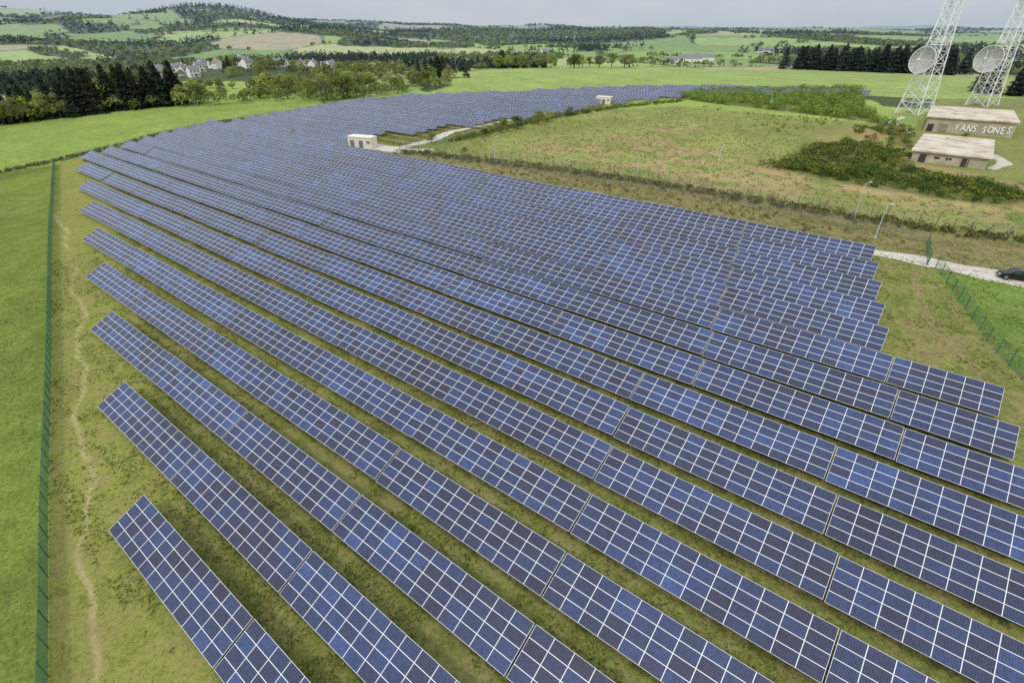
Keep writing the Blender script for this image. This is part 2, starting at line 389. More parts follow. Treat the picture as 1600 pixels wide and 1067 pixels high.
ii=np.arange(nr-1)[:,None]*na;jj=np.arange(na)[None,:];j2=(jj+1)%na
Fq=np.stack([ii+jj,ii+j2,ii+na+j2,ii+na+jj],-1).reshape(-1,4)[:,::-1]
V=np.stack([X,Y,Z],1)
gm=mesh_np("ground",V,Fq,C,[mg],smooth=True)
a=gm.attributes.new("dry",'FLOAT','POINT');a.data.foreach_set("value",np.clip(dry,0,1.3).astype(np.float32))
ground=link(bpy.data.objects.new("ground",gm));ground["kind"]="structure";ground["label"]="grassy hillside with fields rolling out to distant wooded hills"
# ---------------------------------------------------------------- gravel
def ribbon(name,pts,widths,lift=.05,label=""):
    P=[];W=[]
    for k in range(len(pts)-1):
        n=max(2,int(math.dist(pts[k],pts[k+1])/1.0))
        for f in np.arange(n)/n:
            P.append((pts[k][0]*(1-f)+pts[k+1][0]*f,pts[k][1]*(1-f)+pts[k+1][1]*f));W.append(widths[k]*(1-f)+widths[k+1]*f)
    P.append(pts[-1]);W.append(widths[-1]);P=np.array(P);W=np.array(W)
    for _ in range(4): P[1:-1]=(P[:-2]+2*P[1:-1]+P[2:])/4
    T=np.gradient(P,axis=0);T/=np.linalg.norm(T,axis=1)[:,None];Nn=np.stack([-T[:,1],T[:,0]],1)
    nx=7;V=[]
    for k in range(len(P)):
        w=W[k]*(1+.3*(vn(k*.37,3.3,1)-.5)*2)
        for f in np.linspace(-.5,.5,nx):
            x,y=P[k]+Nn[k]*w*f;e=.0 if abs(f)<.49 else -.09
            V.append((x,y,tz(x,y)+lift+e))
    Fs=[(k*nx+j,k*nx+j+1,(k+1)*nx+j+1,(k+1)*nx+j) for k in range(len(P)-1) for j in range(nx-1)]
    me=mesh_np(name,np.array(V),np.array(Fs)[:,::-1],None,[mgravel],smooth=True)
    o=link(bpy.data.objects.new(name,me));o["kind"]="structure";o["label"]=label;return o
ribbon("gravel_road",[(57.5,85),(66,79.5),(73,73.5),(80,69),(95,60),(120,48)],[2.6,4.6,5.2,5.6,5.6,5.6],label="pale gravel access road running past the gate")
ribbon("gravel_yard",[(-56,176),(-44,172),(-32,165),(-24,166)],[3,8,6,2],label="pale gravel yard around the cream transformer cabin")
ribbon("gravel_path",[(-36,168),(-27,180),(-22,197),(-8,216),(18,250),(40,272),(50,285)],[4,5,4,3,3,3,3],label="pale gravel service track beside the panel rows")
ribbon("gravel_forecourt",[(126,140),(136,147),(141,158),(143,172)],[2,4,3,2],label="gravel forecourt beside the flat concrete buildings")
ribbon("tower_track",[(138,190),(146,206),(150,220),(164,234)],[2,2.5,2.5,3],label="narrow track leading to the lattice towers")
# ---------------------------------------------------------------- solar tables
ct,sn=math.cos(TILT),math.sin(TILT);HL=TL/2-.08;H0=.75
def table_mesh(ncol,support,name):
    hl=HL if ncol==12 else TL/4-.08
    def pt(x,s,o): return (x,s*ct-o*sn,H0+s*sn+o*ct)
    V=[pt(-hl,0,0),pt(hl,0,0),pt(hl,S,0),pt(-hl,S,0),pt(-hl,0,-.05),pt(hl,0,-.05),pt(hl,S,-.05),pt(-hl,S,-.05)]
    Fs=[(0,1,2,3),(7,6,5,4),(4,5,1,0),(5,6,2,1),(6,7,3,2),(7,4,0,3)];M=[0,1,1,1,1,1]
    mb=MB();mb.v=V;mb.f=Fs;mb.m=M
    if support: add_support(mb,hl,2)
    me=mb.mesh(name,[mpan,mframe,mgalv])
    l=me.uv_layers.new(name="UVMap")
    uvs=[(0,0),(ncol,0),(ncol,4),(0,4)]
    for k in range(4): l.data[k].uv=uvs[k]
    for k in range(4,len(l.data)): l.data[k].uv=(.5,.5)
    return me
def add_support(mb,hl,m):
    n=6 if hl>6 else 3
    for x in np.linspace(-hl+1,hl-1,n):
        for s in (.7,3.2):
            mb.box((x,s*ct,(H0+s*sn-.12)/2-.15),(.09,.09,H0+s*sn-.12+.3),m)
        a=(x,.25*ct,H0+.25*sn-.12);b_=(x,3.8*ct,H0+3.8*sn-.12);mb.tube(a,b_,.05,.05,4,m)
    for s in (1.0,3.0):
        y=s*ct;z=H0+s*sn-.09;mb.tube((-hl,y,z),(hl,y,z),.035,.035,4,m)
full=table_mesh(12,False,"panel_surface");half=table_mesh(6,False,"panel_surface_short")
fullS=table_mesh(12,True,"solar_panel_table");halfS=table_mesh(6,True,"solar_panel_table_short")
sb=MB();add_support(sb,HL,0);supF=sb.mesh("support_frame",[mgalv])
sb=MB();add_support(sb,TL/4-.11,0);supH=sb.mesh("support_frame_short",[mgalv])
fpx=807.3;th=.5446
def project(x,y,z):
    d=y*math.cos(th)-(z-42)*math.sin(th);v=y*math.sin(th)+(z-42)*math.cos(th)
    return (800+fpx*x/d,533.5-fpx*v/d,d) if d>1 else (0,0,-1)
tabs=[]
for i in range(1,61):
    D=D1+(i-1)*PITCH
    ph=50.6+1.27*(i-1) if i<=8 else 13.6+1.25*(i-9)
    tl=tabU[i-1] if i<=8 else float(np.interp(D,rowLD,rowLU))
    if i<=8: trr=-58+i*4
    elif i<=11: trr=-17.1+1.3*(i-9)
    elif i<=16: trr=-3.2+1.25*(i-12)
    else: trr=float(np.interp(D,[106,122,131,152,175,203,235,285,353,372],[150,147,141,141,136,129,129,119,55,40]))
    h=TL/2
    kl=round((tl-ph)/h);kr=round((trr-ph)/h)
    k=kl
    while k>kr:
        step=2 if k-kr>=2 else 1
        u0=ph+k*h;u1=ph+(k-step)*h;uc=(u0+u1)/2
        x,y=ud(uc,D);z=tz(*ud(uc,D+1.8))
        vis=False
        for uu in (u0,uc,u1):
            for dd in (0,3.6):
                px,py,dp=project(*ud(uu,D+dd),z+1)
                if dp>1 and -160<px<1760 and py<1250: vis=True
        if vis: tabs.append((math.hypot(x,y),x,y,z,step,i))
        k-=step
tabs.sort()
rz=AZ-math.pi/2
stuffV=[];stuffF=[];stuffM=[];stuffU=[]
for n,(d,x,y,z,step,i) in enumerate(tabs):
    tilt=rng.normal(0,.007);yaw=rng.normal(0,.0015);dz=rng.normal(0,.045)
    Mx=Matrix.Translation((x,y,z-.16+dz))@Matrix.Rotation(rz+yaw,4,'Z')@Matrix.Rotation(tilt,4,'X')@Matrix.Rotation(rng.normal(0,.0018),4,'Y')
    if n<300:
        if n<90:
            e=link(bpy.data.objects.new("solar_panel_table",None));e.matrix_world=Mx
            p=link(bpy.data.objects.new("panel_surface",full if step==2 else half),e)
            s_=link(bpy.data.objects.new("support_frame",supF if step==2 else supH),e)
            o=e
        else:
            o=link(bpy.data.objects.new("solar_panel_table",fullS if step==2 else halfS));o.matrix_world=Mx
        lab="long tilted table of blue solar modules on grass" if step==2 else "short tilted table of blue solar modules at a row end"
        tag(o,lab,"solar panel","solar panel tables in parallel rows")
    else:
        me=fullS if step==2 else halfS
        off=len(stuffV)
        for v in me.vertices: stuffV.append(Mx@v.co)
        for p in me.polygons:
            if len(p.vertices)==4:
                stuffF.append([off+q_ for q_ in p.vertices]);stuffM.append(p.material_index)
                for li in p.loop_indices:
                    uvv=me.uv_layers[0].data[li].uv;stuffU.append((uvv[0]+13*n,uvv[1]+7*n))
if stuffF:
    sm=mesh_np("distant_solar_panels",np.array([tuple(v) for v in stuffV]),np.array(stuffF),None,[mpan,mframe,mgalv],stuffM,uv=stuffU)
    o=link(bpy.data.objects.new("distant_solar_panels",sm));o["kind"]="stuff";o["label"]="farthest rows of blue solar panels merging into one band"
# ---------------------------------------------------------------- foliage
def unit(n):
    v=rng.normal(size=(n,3));return v/np.linalg.norm(v,axis=1)[:,None]
def quads(P,Nn,s,asp=.75):
    n=len(P);t1=np.cross(Nn,unit(n));t1/=np.linalg.norm(t1,axis=1)[:,None]+1e-9
    t2=np.cross(Nn,t1);t2/=np.linalg.norm(t2,axis=1)[:,None]+1e-9
    s=np.asarray(s).reshape(-1,1)*np.ones((n,1))
    V=np.stack([P+t1*s,P+t2*s*asp,P-t1*s,P-t2*s*asp],1).reshape(-1,3)
    return V,np.arange(n*4).reshape(n,4)
def blobs(C0,Rad,nper,size,cols,squash=.85,jit=.9,up=0.0,cj=.18):
    """leaf facets spread through a set of round clumps"""
    n=len(C0);idx=np.repeat(np.arange(n),nper);d=unit(len(idx))
    d[:,2]=np.abs(d[:,2])*np.where(rng.random(len(idx))<up,1,np.sign(d[:,2]))
    rr=Rad[idx]*(.55+.45*rng.random(len(idx))**.5)
    P=C0[idx]+d*rr[:,None]*np.array([1,1,squash])
    nn=d+unit(len(idx))*jit;nn/=np.linalg.norm(nn,axis=1)[:,None]
    sz=(size[idx] if hasattr(size,'__len__') else size)*(.6+.8*rng.random(len(idx)))
    V,Fq=quads(P,nn,sz)
    c=cols[idx]*(1+cj*rng.normal(size=(len(idx),1)));c=np.clip(c,.005,1)
    return V,Fq,np.repeat(c,4,axis=0)
def joinq(parts):
    V=[];Fq=[];Cc=[];o=0
    for (v,f,c) in parts: V.append(v);Fq.append(f+o);Cc.append(c);o+=len(v)
    return np.concatenate(V),np.concatenate(Fq),np.concatenate(Cc)
DEC=[lin(124,138,62),lin(142,154,74),lin(104,122,58),lin(152,158,86),lin(126,130,74)]
CON=[lin(48,62,42),lin(56,68,46),lin(42,56,40)]
def tree_meshes(kind,seed):
    global rng
    rng=np.random.default_rng(seed)
    tb=MB()
    if kind=='dec':
        base=DEC[seed%len(DEC)]
        tb.tube((0,0,-.03),(0.01,0,.3),.028,.02,7);tb.tube((0.01,0,.3),(0,.02,.7),.02,.008,6)
        nl=15;ce=[];ra=[]
        for k in range(nl):
            a=rng.random()*6.28;zz=.30+.54*rng.random();w=.32*math.sin(math.pi*min(1,max(0,(zz-.08)/.97)))
            r=w*(.5+.6*rng.random());ce.append((r*math.cos(a),r*math.sin(a),zz));ra.append(.12+.09*rng.random())
            if k<7: tb.tube((0,0,.22+.3*rng.random()),ce[-1],.011,.004,4)
        ce.append((0,0,.86));ra.append(.12)
        ce=np.array(ce);ra=np.array(ra);cs=np.array([base*(.75+.5*rng.random()) for _ in ra])
        V,F_,c=blobs(ce,ra,130,.021,cs,.8,.8)
    else:
        base=CON[seed%len(CON)]
        tb.tube((0,0,-.02),(0,0,.95),.018,.003,6)
        n=1300;zz=.04+.96*rng.random(n)**1.1;wob=1+.2*np.sin(zz*40+seed)
        a=rng.random(n)*6.283;lob=1+.22*np.sin(a*3+seed)+.15*np.sin(a*5+zz*9)
        r=(1-zz)**.65*.20*wob*lob*(.45+.55*rng.random(n)**.5)+.004
        P=np.stack([r*np.cos(a),r*np.sin(a),zz-.1*r],1)
        nn=np.stack([np.cos(a)*.5,np.sin(a)*.5,np.full(n,.85)],1)+unit(n)*.5;nn/=np.linalg.norm(nn,axis=1)[:,None]
        V,F_=quads(P,nn,.02+.02*(1-zz),.6);c=np.repeat(np.clip(base*(1+.3*rng.normal(size=(n,1))),.004,1),4,axis=0)
    tm=tb.mesh("trunk",[mbark]);cm=mesh_np("crown",V,F_,c,[mleaf]);return tm,cm
treelib={'dec':[tree_meshes('dec',100+k) for k in range(7)],'con':[tree_meshes('con',200+k) for k in range(5)]}
rng=np.random.default_rng(5)
def tree(kind,x,y,h,wide=1.0,label=None,group=None):
    lib=treelib[kind];tm,cm=lib[rng.integers(len(lib))]
    e=link(bpy.data.objects.new("conifer_tree" if kind=='con' else "broadleaf_tree",None))
    e.location=(x,y,tz(x,y)-.1);e.rotation_euler=(0,0,rng.random()*6.28);e.scale=(h*wide,h*wide,h)
    link(bpy.data.objects.new("trunk",tm),e);link(bpy.data.objects.new("crown",cm),e)
    tag(e,label or ("tall dark green conifer in a tree belt" if kind=='con' else "leafy spring green broadleaf tree among fields"),"tree",group or ("conifers in the tree belts" if kind=='con' else "broadleaf trees around the fields"))
def along(P,n,jit):
    P=np.array(P,float);L=np.linalg.norm(np.diff(P,axis=0),axis=1);c=np.r_[0,np.cumsum(L)]
    t=(np.arange(n)+rng.random(n)*.8)/n*c[-1]
    return np.stack([np.interp(t,c,P[:,0]),np.interp(t,c,P[:,1])],1)+rng.normal(size=(n,2))*jit
# dark belt at the field edge
for (x,y) in along([(-206,256),(-190,262),(-160,280)],34,3): tree('con',x,y,14+6*rng.random(),1.25)
for (x,y) in along([(-258,250),(-234,250),(-210,254)],22,3): tree('con',x,y,10+6*rng.random(),1.4)
for (x,y) in along([(-224,247),(-204,250)],8,2): tree('dec',x,y,9+3*rng.random(),1.1)
for (x,y) in along([(-158,276),(-150,282)],3,2): tree('dec',x,y,8+3*rng.random(),1.2)
# right-hand conifer block
for (x,y) in along([(282,588),(330,552),(388,508)],42,4): tree('con',x,y,17+6*rng.random(),1.4)
for (x,y) in along([(290,600),(345,562),(400,520)],18,4): tree('con',x,y,18+6*rng.random(),1.4)
for (x,y) in along([(272,330),(288,304),(300,280)],16,6): tree('con',x,y,11+5*rng.random(),1.5)
# trees between left field and village
for (x,y) in along([(-150,288),(-134,302),(-112,312)],10,6): tree('dec',x,y,5+3*rng.random(),1.2)
for (x,y) in along([(-140,330),(-110,345),(-84,352),(-70,335)],18,8): tree('dec',x,y,7+4*rng.random(),1.25)
for (x,y) in along([(-210,320),(-190,335),(-160,345)],9,8): tree('dec',x,y,5+2*rng.random(),1.2)
for (x,y) in along([(-92,300),(-88,308)],4,4): tree('dec',x,y,9+3*rng.random(),1.25)
for (x,y) in along([(-64,346),(-58,400),(-44,420)],9,4): tree('dec',x,y,7+4*rng.random(),1.2)
for (x,y) in along([(-66,420),(-48,440)],6,5): tree('con',x,y,11+4*rng.random(),1.5)
for (x,y) in along([(-16,585),(60,592),(127,596)],26,4): tree('dec',x,y,8+6*rng.random(),1.2)
for (x,y) in along([(-16,600),(30,600)],7,4): tree('con',x,y,12+5*rng.random(),1.4)
# village houses and trees
HS=[(-252,410),(-238,423),(-226,412),(-266,436),(-249,440),(-234,437),(-262,458),(-246,464),(-229,455),(-275,480),(-251,488),(-190,474),(-174,481),(-162,476),(-154,497),(-197,503),(-179,510),(-166,520),(-205,528),(-150,560),(-140,528),(-218,474),(-206,455),(-128,545),(-118,575),(-185,545)]
k=0
while k<66:
    x,y=rng.uniform(-290,-115),rng.uniform(385,580)
    k+=1
    if min(math.hypot(x-a_,y-b_) for a_,b_ in HS)<6: continue
    tree('dec' if rng.random()<.92 else 'con',x,y,(4.5 if y<450 else 6.5)+3*rng.random(),1.3)
for (x,y,h) in [(-26,176,3.2),(-4,196,5.5),(2,202,5),(10,213,5.5),(14,220,5),(-9,188,3),(24,236,4),(33,244,4),(-14,158,2.6),(150,182,2.6)]: tree('dec',x,y,h,1.3,"small bushy tree beside the meadow fence",group="small trees by the meadow fence")
# ---- masses
def woods():
    parts=[]
    n=150000
    az=np.radians(rng.uniform(-56,56,n));d=260+(rng.random(n)**1.5)*5600
    x=np.sin(az)*d;y=np.cos(az)*d
    fid,e,fo=landuse(x,y)
    ok=fo|((e<2.6+d/1100.)&(fbm(x/60.,y/60.,66,2)>.44))
    D_=x*Q[0]+y*Q[1];U_=x*Rr[0]+y*Rr[1]
    ok&=~inpoly(x,y,BRIGHT)&~inpoly(x,y,FIELD2)&~inpoly(x,y,[(-60,100),(-60,345),(240,400),(330,300),(330,60)])
    ok&=~((U_<245)&(D_<410)&(d<420))
    ok&=~((x>300)&(y<480)&(rng.random(n)<.6))
    vil=(np.hypot(x+246,y-440)<46)|(np.hypot(x+178,y-495)<40)|(np.hypot(x+225,y-465)<30)|(np.hypot(x+135,y-545)<28)
    vil|=inpoly(x,y,[(-235,300),(-150,300),(-120,480),(-290,430)])&(fbm(x/25.,y/25.,73,2)<.58)
    ok&=~vil
    ok&=(d>330)|(x<-160)
    ex=(x<-60)&(d>290)&(d<1150)&(fbm(x/75.,y/75.,71,3)>.51)&~inpoly(x,y,BRIGHT)&~inpoly(x,y,FIELD2)
    ex&=~vil&~((U_<245)&(D_<410))
    ok|=ex
    x=x[ok];y=y[ok];d=d[ok]
    key={};keep=[]
    for k in range(len(x)):
        c=6.0+d[k]*.0034;q=(int(x[k]/c),int(y[k]/c),int(c*2))
        if q not in key: key[q]=1;keep.append(k)
    x=x[keep];y=y[keep];d=d[keep];n=len(x)
    big=.8+d/2300.
    con=(fbm(x/140.,y/140.,91,2)>np.where(d>1500,.60,.66))|(np.hypot((x+1010)/230.,(y-2300)/350.)<1)
    z=terrain(x,y)
    cd=np.array([lin(114,128,62),lin(128,140,70),lin(104,118,60),lin(138,146,80),lin(120,124,74),lin(110,124,66)])[rng.integers(0,6,n)]
    cn=np.array([lin(54,66,48),lin(62,74,50),lin(48,60,46)])[rng.integers(0,3,n)]
    m=~con
    for (mm,nq,qs) in ((m&(d<520),100,.17),(m&(d>=520)&(d<1100),44,.25),(m&(d>=1100),18,.40)):
        Rb=(2.2+2.2*rng.random(mm.sum()))*big[mm]
        sq=1.0 if qs<.3 else .6
        c0=np.stack([x[mm],y[mm],z[mm]+Rb*.8*sq],1)
        parts.append(blobs(c0,Rb,nq,Rb*qs,cd[mm]*(.8+.4*rng.random((mm.sum(),1))),.9*sq,.7,.7))
    for (mm,nq) in ((con&(d<900),36),(con&(d>=900),14)):
        k=mm.sum();h=(7+4*rng.random(k))*np.minimum(big[mm],1.4);idx=np.repeat(np.arange(k),nq);t=rng.random(len(idx))**1.1
        wd=np.where(d[mm]>900,.5,.34)
        a=rng.random(len(idx))*6.283;r=h[idx]*wd[idx]*(1-t)**.6*(.6+.4*rng.random(len(idx)))
        P=np.stack([x[mm][idx]+r*np.cos(a),y[mm][idx]+r*np.sin(a),z[mm][idx]+h[idx]*(.08+.9*t)],1)
        nn=np.stack([np.cos(a),np.sin(a),np.full(len(a),.6)],1)+unit(len(a))*.5;nn/=np.linalg.norm(nn,axis=1)[:,None]
        V,F_=quads(P,nn,h[idx]*(.09+.11*(1-t)),.8);cc_=np.repeat(np.clip(cn[mm][idx]*(1+.2*rng.normal(size=(len(idx),1))),.004,1),4,axis=0)
        parts.append((V,F_,cc_))
    V,F_,c=joinq(parts)
    o=link(bpy.data.objects.new("distant_woodland",mesh_np("distant_woodland",V,F_,c,[mleaf2])));o["kind"]="stuff";o["label"]="mixed woods and hedgerows covering the distant hills"
woods()
def samp(poly,n):
    P=np.array(poly);x=rng.uniform(P[:,0].min(),P[:,0].max(),n*4);y=rng.uniform(P[:,1].min(),P[:,1].max(),n*4)
    m=inpoly(x,y,poly);return x[m][:n],y[m][:n]
def mass(name,x,y,rmin,rmax,nper,size,cols,label,flower=None,squash=.8):
    n=len(x);z=terrain(x,y);Rb=rng.uniform(rmin,rmax,n)
    cs=np.array(cols)[rng.integers(0,len(cols),n)]*(.75+.5*rng.random((n,1)))
    parts=[blobs(np.stack([x,y,z+Rb*.5],1),Rb,nper,size,cs,squash,.8,.7)]
    if flower is not None:
        m=rng.random(n)<flower
        if m.any(): parts.append(blobs(np.stack([x[m],y[m],z[m]+Rb[m]*.6],1),Rb[m]*1.02,12,size*.7,np.tile(lin(222,196,40),(m.sum(),1)),squash,.8,1.0))
    V,F_,c=joinq(parts)
    o=link(bpy.data.objects.new(name,mesh_np(name,V,F_,c,[mleaf2])));o["kind"]="stuff";o["label"]=label;return o
GORSE=[lin(86,106,46),lin(98,116,52),lin(72,90,42),lin(116,124,62)]
x,y=samp(SCRUB,620);k=fbm(x/9,y/9,14,2)>.42
mass("gorse_scrub",x[k],y[k],.6,1.7,80,.16,GORSE,"dark green gorse scrub with yellow flowers on the bank",.28)
p=along([(70,143),(80,137),(93,128),(106,124),(112,113),(122,104),(140,92),(158,78)],420,2.0)
mass("gorse_hedge",p[:,0],p[:,1],.7,1.8,80,.16,GORSE,"long dark gorse hedge running below the buildings",.22)
x,y=samp([(112,182),(142,212),(150,204),(128,176),(118,160),(112,150)],150);mass("gorse_scrub",x,y,.5,1.5,70,.16,GORSE+[lin(140,120,80)],"gorse and bramble scrub on the bank by the buildings",.25)
x,y=samp([(104,96),(150,96),(170,70),(150,60),(110,92)],110);mass("rough_scrub",x,y,.4,1.0,26,.2,[lin(122,112,72),lin(104,116,58)],"rough brown and green scrub near the bank")
x,y=samp(BUSHN,2400);k=fbm(x/14,y/14,17,2)>.28
mass("young_thicket",x[k],y[k],.8,2.6,44,.26,[lin(136,160,68),lin(122,148,62),lin(102,124,56),lin(150,168,80),lin(116,128,64)],"bright green young thicket between panels and towers",.02,1.0)
x,y=samp([(80,270),(120,246),(138,222),(104,190),(96,196),(60,262)],130);k=fbm(x/16,y/16,19,2)>.5
mass("meadow_bushes",x[k],y[k],.3,.9,24,.2,[lin(108,126,56),lin(126,122,72)],"low bushes spreading into the rough meadow")
p=along(HEDGE,900,.7);k=p[:,0]>-330;p=p[k];mass("field_hedge",p[:,0],p[:,1],.4,1.0,26,.2,[lin(112,112,66),lin(94,104,52),lin(134,120,86)],"low brown and green hedge bank along the field edge",.03)
p=along([(-20,178),(-8,195),(18,232),(48,261),(88,290)],420,1.2);mass("fence_line_shrubs",p[:,0],p[:,1],.4,1.3,30,.2,[lin(100,118,54),lin(114,130,58),lin(124,114,76)],"shrubs growing along the meadow fence")
p=along([(-34,163),(-6,149),(30,128),(53,110),(70,98),(92,84)],700,1.3);mass("fence_line_hedge",p[:,0],p[:,1],.3,1.05,28,.15,[lin(106,102,62),lin(92,100,50),lin(128,112,78),lin(80,92,44)],"dark brown and green scrubby hedge along the meadow fence")
p=along([(-38,156),(-6,139),(28,120),(50,102),(62,90)],300,2.4);mass("fence_line_weeds",p[:,0],p[:,1],.15,.6,18,.13,[lin(120,110,72),lin(110,114,60),lin(146,130,92)],"dry weeds on the strip behind the panels")
# grass tufts
def tufts(n0,zone,keep,cols,R0,sz,nper,label,dmax):
    n=n0
    az=np.radians(rng.uniform(-52,50,n));d=14+rng.random(n)**.8*dmax
    x=np.sin(az)*d;y=np.cos(az)*d
    m=inpoly(x,y,zone)
    D_=x*Q[0]+y*Q[1];rp=(D_-D1)%PITCH
    if keep: m&=~((rp<3.3)&(rng.random(n)<.7))
    m&=(fbm(x/2.2,y/2.2,33,2)>.42)
    x=x[m];y=y[m];z=terrain(x,y);n=len(x)
    cs=np.array(cols)[rng.integers(0,len(cols),n)]
    V,F_,c=blobs(np.stack([x,y,z+.03],1),R0*(.5+rng.random(n)),nper,sz,cs,.5,1.2,1.0)
    o=link(bpy.data.objects.new("grass_tufts",mesh_np("grass_tufts",V,F_,c,[mleaf2])));o["kind"]="stuff";o["label"]=label
tufts(130000,[(-18,-20),(-35,19),(-47,35),(-67,62),(-102,109),(-146,170),(-60,180),(0,150),(58,108),(100,80),(70,20)],True,[lin(122,132,58),lin(108,122,50),lin(146,146,78),lin(156,146,96),lin(98,112,46),lin(134,142,64)],.14,.07,4,"uneven tufts of grass between the panel rows",120)
tufts(40000,[(-24,0),(-37,20),(-49,36),(-69,63),(-105,110),(-149,171),(-300,120),(-300,-20)],False,[lin(112,128,54),lin(124,138,60),lin(100,116,48),lin(134,142,68)],.12,.07,3,"short meadow grass tufts beside the fence",120)
tufts(60000,MEADOW,False,[lin(138,146,78),lin(152,148,92),lin(118,132,64),lin(164,150,106)],.3,.16,4,"rough dry grass tufts on the fenced meadow",270)
# ---------------------------------------------------------------- fences
def fence(name,pts,h,sp,mpost,mwire,label,pr=.035,angle=False,wire=True):
    P=np.array(pts,float);L=np.linalg.norm(np.diff(P,axis=0),axis=1);c=np.r_[0,np.cumsum(L)]
    n=int(c[-1]/sp);n=min(n,99);ts=np.linspace(0,c[-1],n+1)
    xs=np.interp(ts,c,P[:,0]);ys=np.interp(ts,c,P[:,1]);zs=terrain(xs,ys)
    e=link(bpy.data.objects.new(name,None));e.location=(xs[0],ys[0],zs[0])
    mb=MB();mb.box((0,0,h/2-.1),(pr*2,pr*2,h+.3))
    if angle: mb.tube((0,0,h+.04),(.18,-.22,h+.4),pr*.8,pr*.6,4)
    pm_=mb.mesh("post",[mpost])
    for k in range(n+1):
        o=link(bpy.data.objects.new("post",pm_),e);o.location=(xs[k]-xs[0],ys[k]-ys[0],zs[k]-zs[0]+rng.normal()*.03);o.rotation_euler=(rng.normal()*.02,rng.normal()*.02,0)
    if wire:
        V=[];U=[];F_=[]
        for k in range(n):
            b=len(V)
            for (q,zz) in ((k,.04),(k+1,.04),(k+1,h),(k,h)):
                V.append((xs[q]-xs[0],ys[q]-ys[0],zs[q]-zs[0]+zz));U.append((ts[q],zz))
            F_.append((b,b+1,b+2,b+3))
        me=mesh_np("wire_mesh",np.array(V),np.array(F_),None,[mwire],uv=U);link(bpy.data.objects.new("wire_mesh",me),e)
        rb=MB()
        for k in range(n): rb.tube((xs[k]-xs[0],ys[k]-ys[0],zs[k]-zs[0]+h),(xs[k+1]-xs[0],ys[k+1]-ys[0],zs[k+1]-zs[0]+h),.014,.014,4,cap=False)
        link(bpy.data.objects.new("top_rail",rb.mesh("top_rail",[mpost])),e)
    return tag(e,label,"fence")
fence("mesh_fence",FENL,2.0,2.5,mgreen,mwireg,"green welded mesh fence along the grass field edge")
fence("mesh_fence",[(-146.4,171),(-138,186),(-128,202),(-111,219),(-96,233),(-80,268),(-52,298)],2.0,2.8,mgreen,mwires,"thin green mesh fence beside the hedge bank",.03)
fence("mesh_fence",[(67,76),(63,64),(60,55),(58.5,47),(58,38),(58,28)],2.0,2.5,mgreen,mwireg2,"green welded mesh fence beside the gravel road")
fence("mesh_fence",[(-40,158),(-20,149.5),(0,141),(30,122),(53,104),(65,93),(72,85.5)],2.0,2.5,mgalv,mwires,"grey wire mesh fence behind the highest panel row",.035)
fence("post_and_wire_fence",[(-34,164),(-16,156),(4,147),(33,129),(56,110),(74,98),(94,84),(112,72)],2.1,2.6,mwood,mwires,"old leaning concrete post fence around the meadow",.06,True)
fence("post_and_wire_fence",[(-34,164),(-21,176),(-9,193),(16,231),(47,261),(87,291)],2.0,3.4,mwood,mwires,"old post and wire fence with shrubs beside the service track",.05,True)
fence("post_and_wire_fence",[(100,240),(160,262),(250,262),(330,300)],1.3,4,mwood,mwires,"low wooden post fence near the lattice towers",.05)
# gate
ge=link(bpy.data.objects.new("sliding_gate",None));gx,gy=66.5,77.2;ge.location=(gx,gy,tz(gx,gy))
ddx,ddy=5.6,8.4
for f in (0,1):
    mb=MB();mb.box((ddx*f,ddy*f,1.1),(.14,.14,2.3));link(bpy.data.objects.new("gate_post",mb.mesh("gate_post",[mgreen])),ge)
mb=MB()
for zz in (.25,1.1,1.95): mb.tube((0,0,zz),(ddx,ddy,zz),.03,.03,5)
for f in np.linspace(0,1,26): mb.tube((ddx*f,ddy*f,.25),(ddx*f,ddy*f,1.95),.012,.012,4)
link(bpy.data.objects.new("gate_leaf",mb.mesh("gate_leaf",[mgreen])),ge);tag(ge,"green barred sliding gate across the gravel road","gate")
# ---------------------------------------------------------------- cabins
def cabin(x,y,w,d,h,rot,label):
    e=link(bpy.data.objects.new("transformer_cabin",None));e.location=(x,y,tz(x,y));e.rotation_euler=(0,0,rot)
    mb=MB();mb.box((0,0,h/2+.1),(w,d,h+.2));link(bpy.data.objects.new("wall",mb.mesh("wall",[mcream])),e)
    mb=MB();mb.box((0,0,h+.3),(w+.3,d+.3,.2));mb.box((0,0,h+.46),(w-.4,d-.4,.12));link(bpy.data.objects.new("roof",mb.mesh("roof",[mplaster])),e)
    for k,xx in enumerate((-w*.32,w*.05)):
        mb=MB();mb.box((xx,-d/2-.02,1.15),(1.5,.05,2.1));mb.box((xx+.5,-d/2-.06,1.1),(.06,.05,.18))
        link(bpy.data.objects.new("door",mb.mesh("door",[mgalv])),e)
    mb=MB()
    for k in range(6): mb.box((w*.36,-d/2-.03,1.5+.13*k),(1.3,.05,.07))
    link(bpy.data.objects.new("louvre_vent",mb.mesh("louvre_vent",[mgalv])),e)
    return tag(e,label,"cabin")
cabin(-47,171.5,8.6,3.2,2.9,math.radians(-20),"cream flat-roofed transformer cabin beside the panel rows")
cabin(45,277,7.5,3.0,2.9,math.radians(-30),"small cream transformer cabin on the far service track")
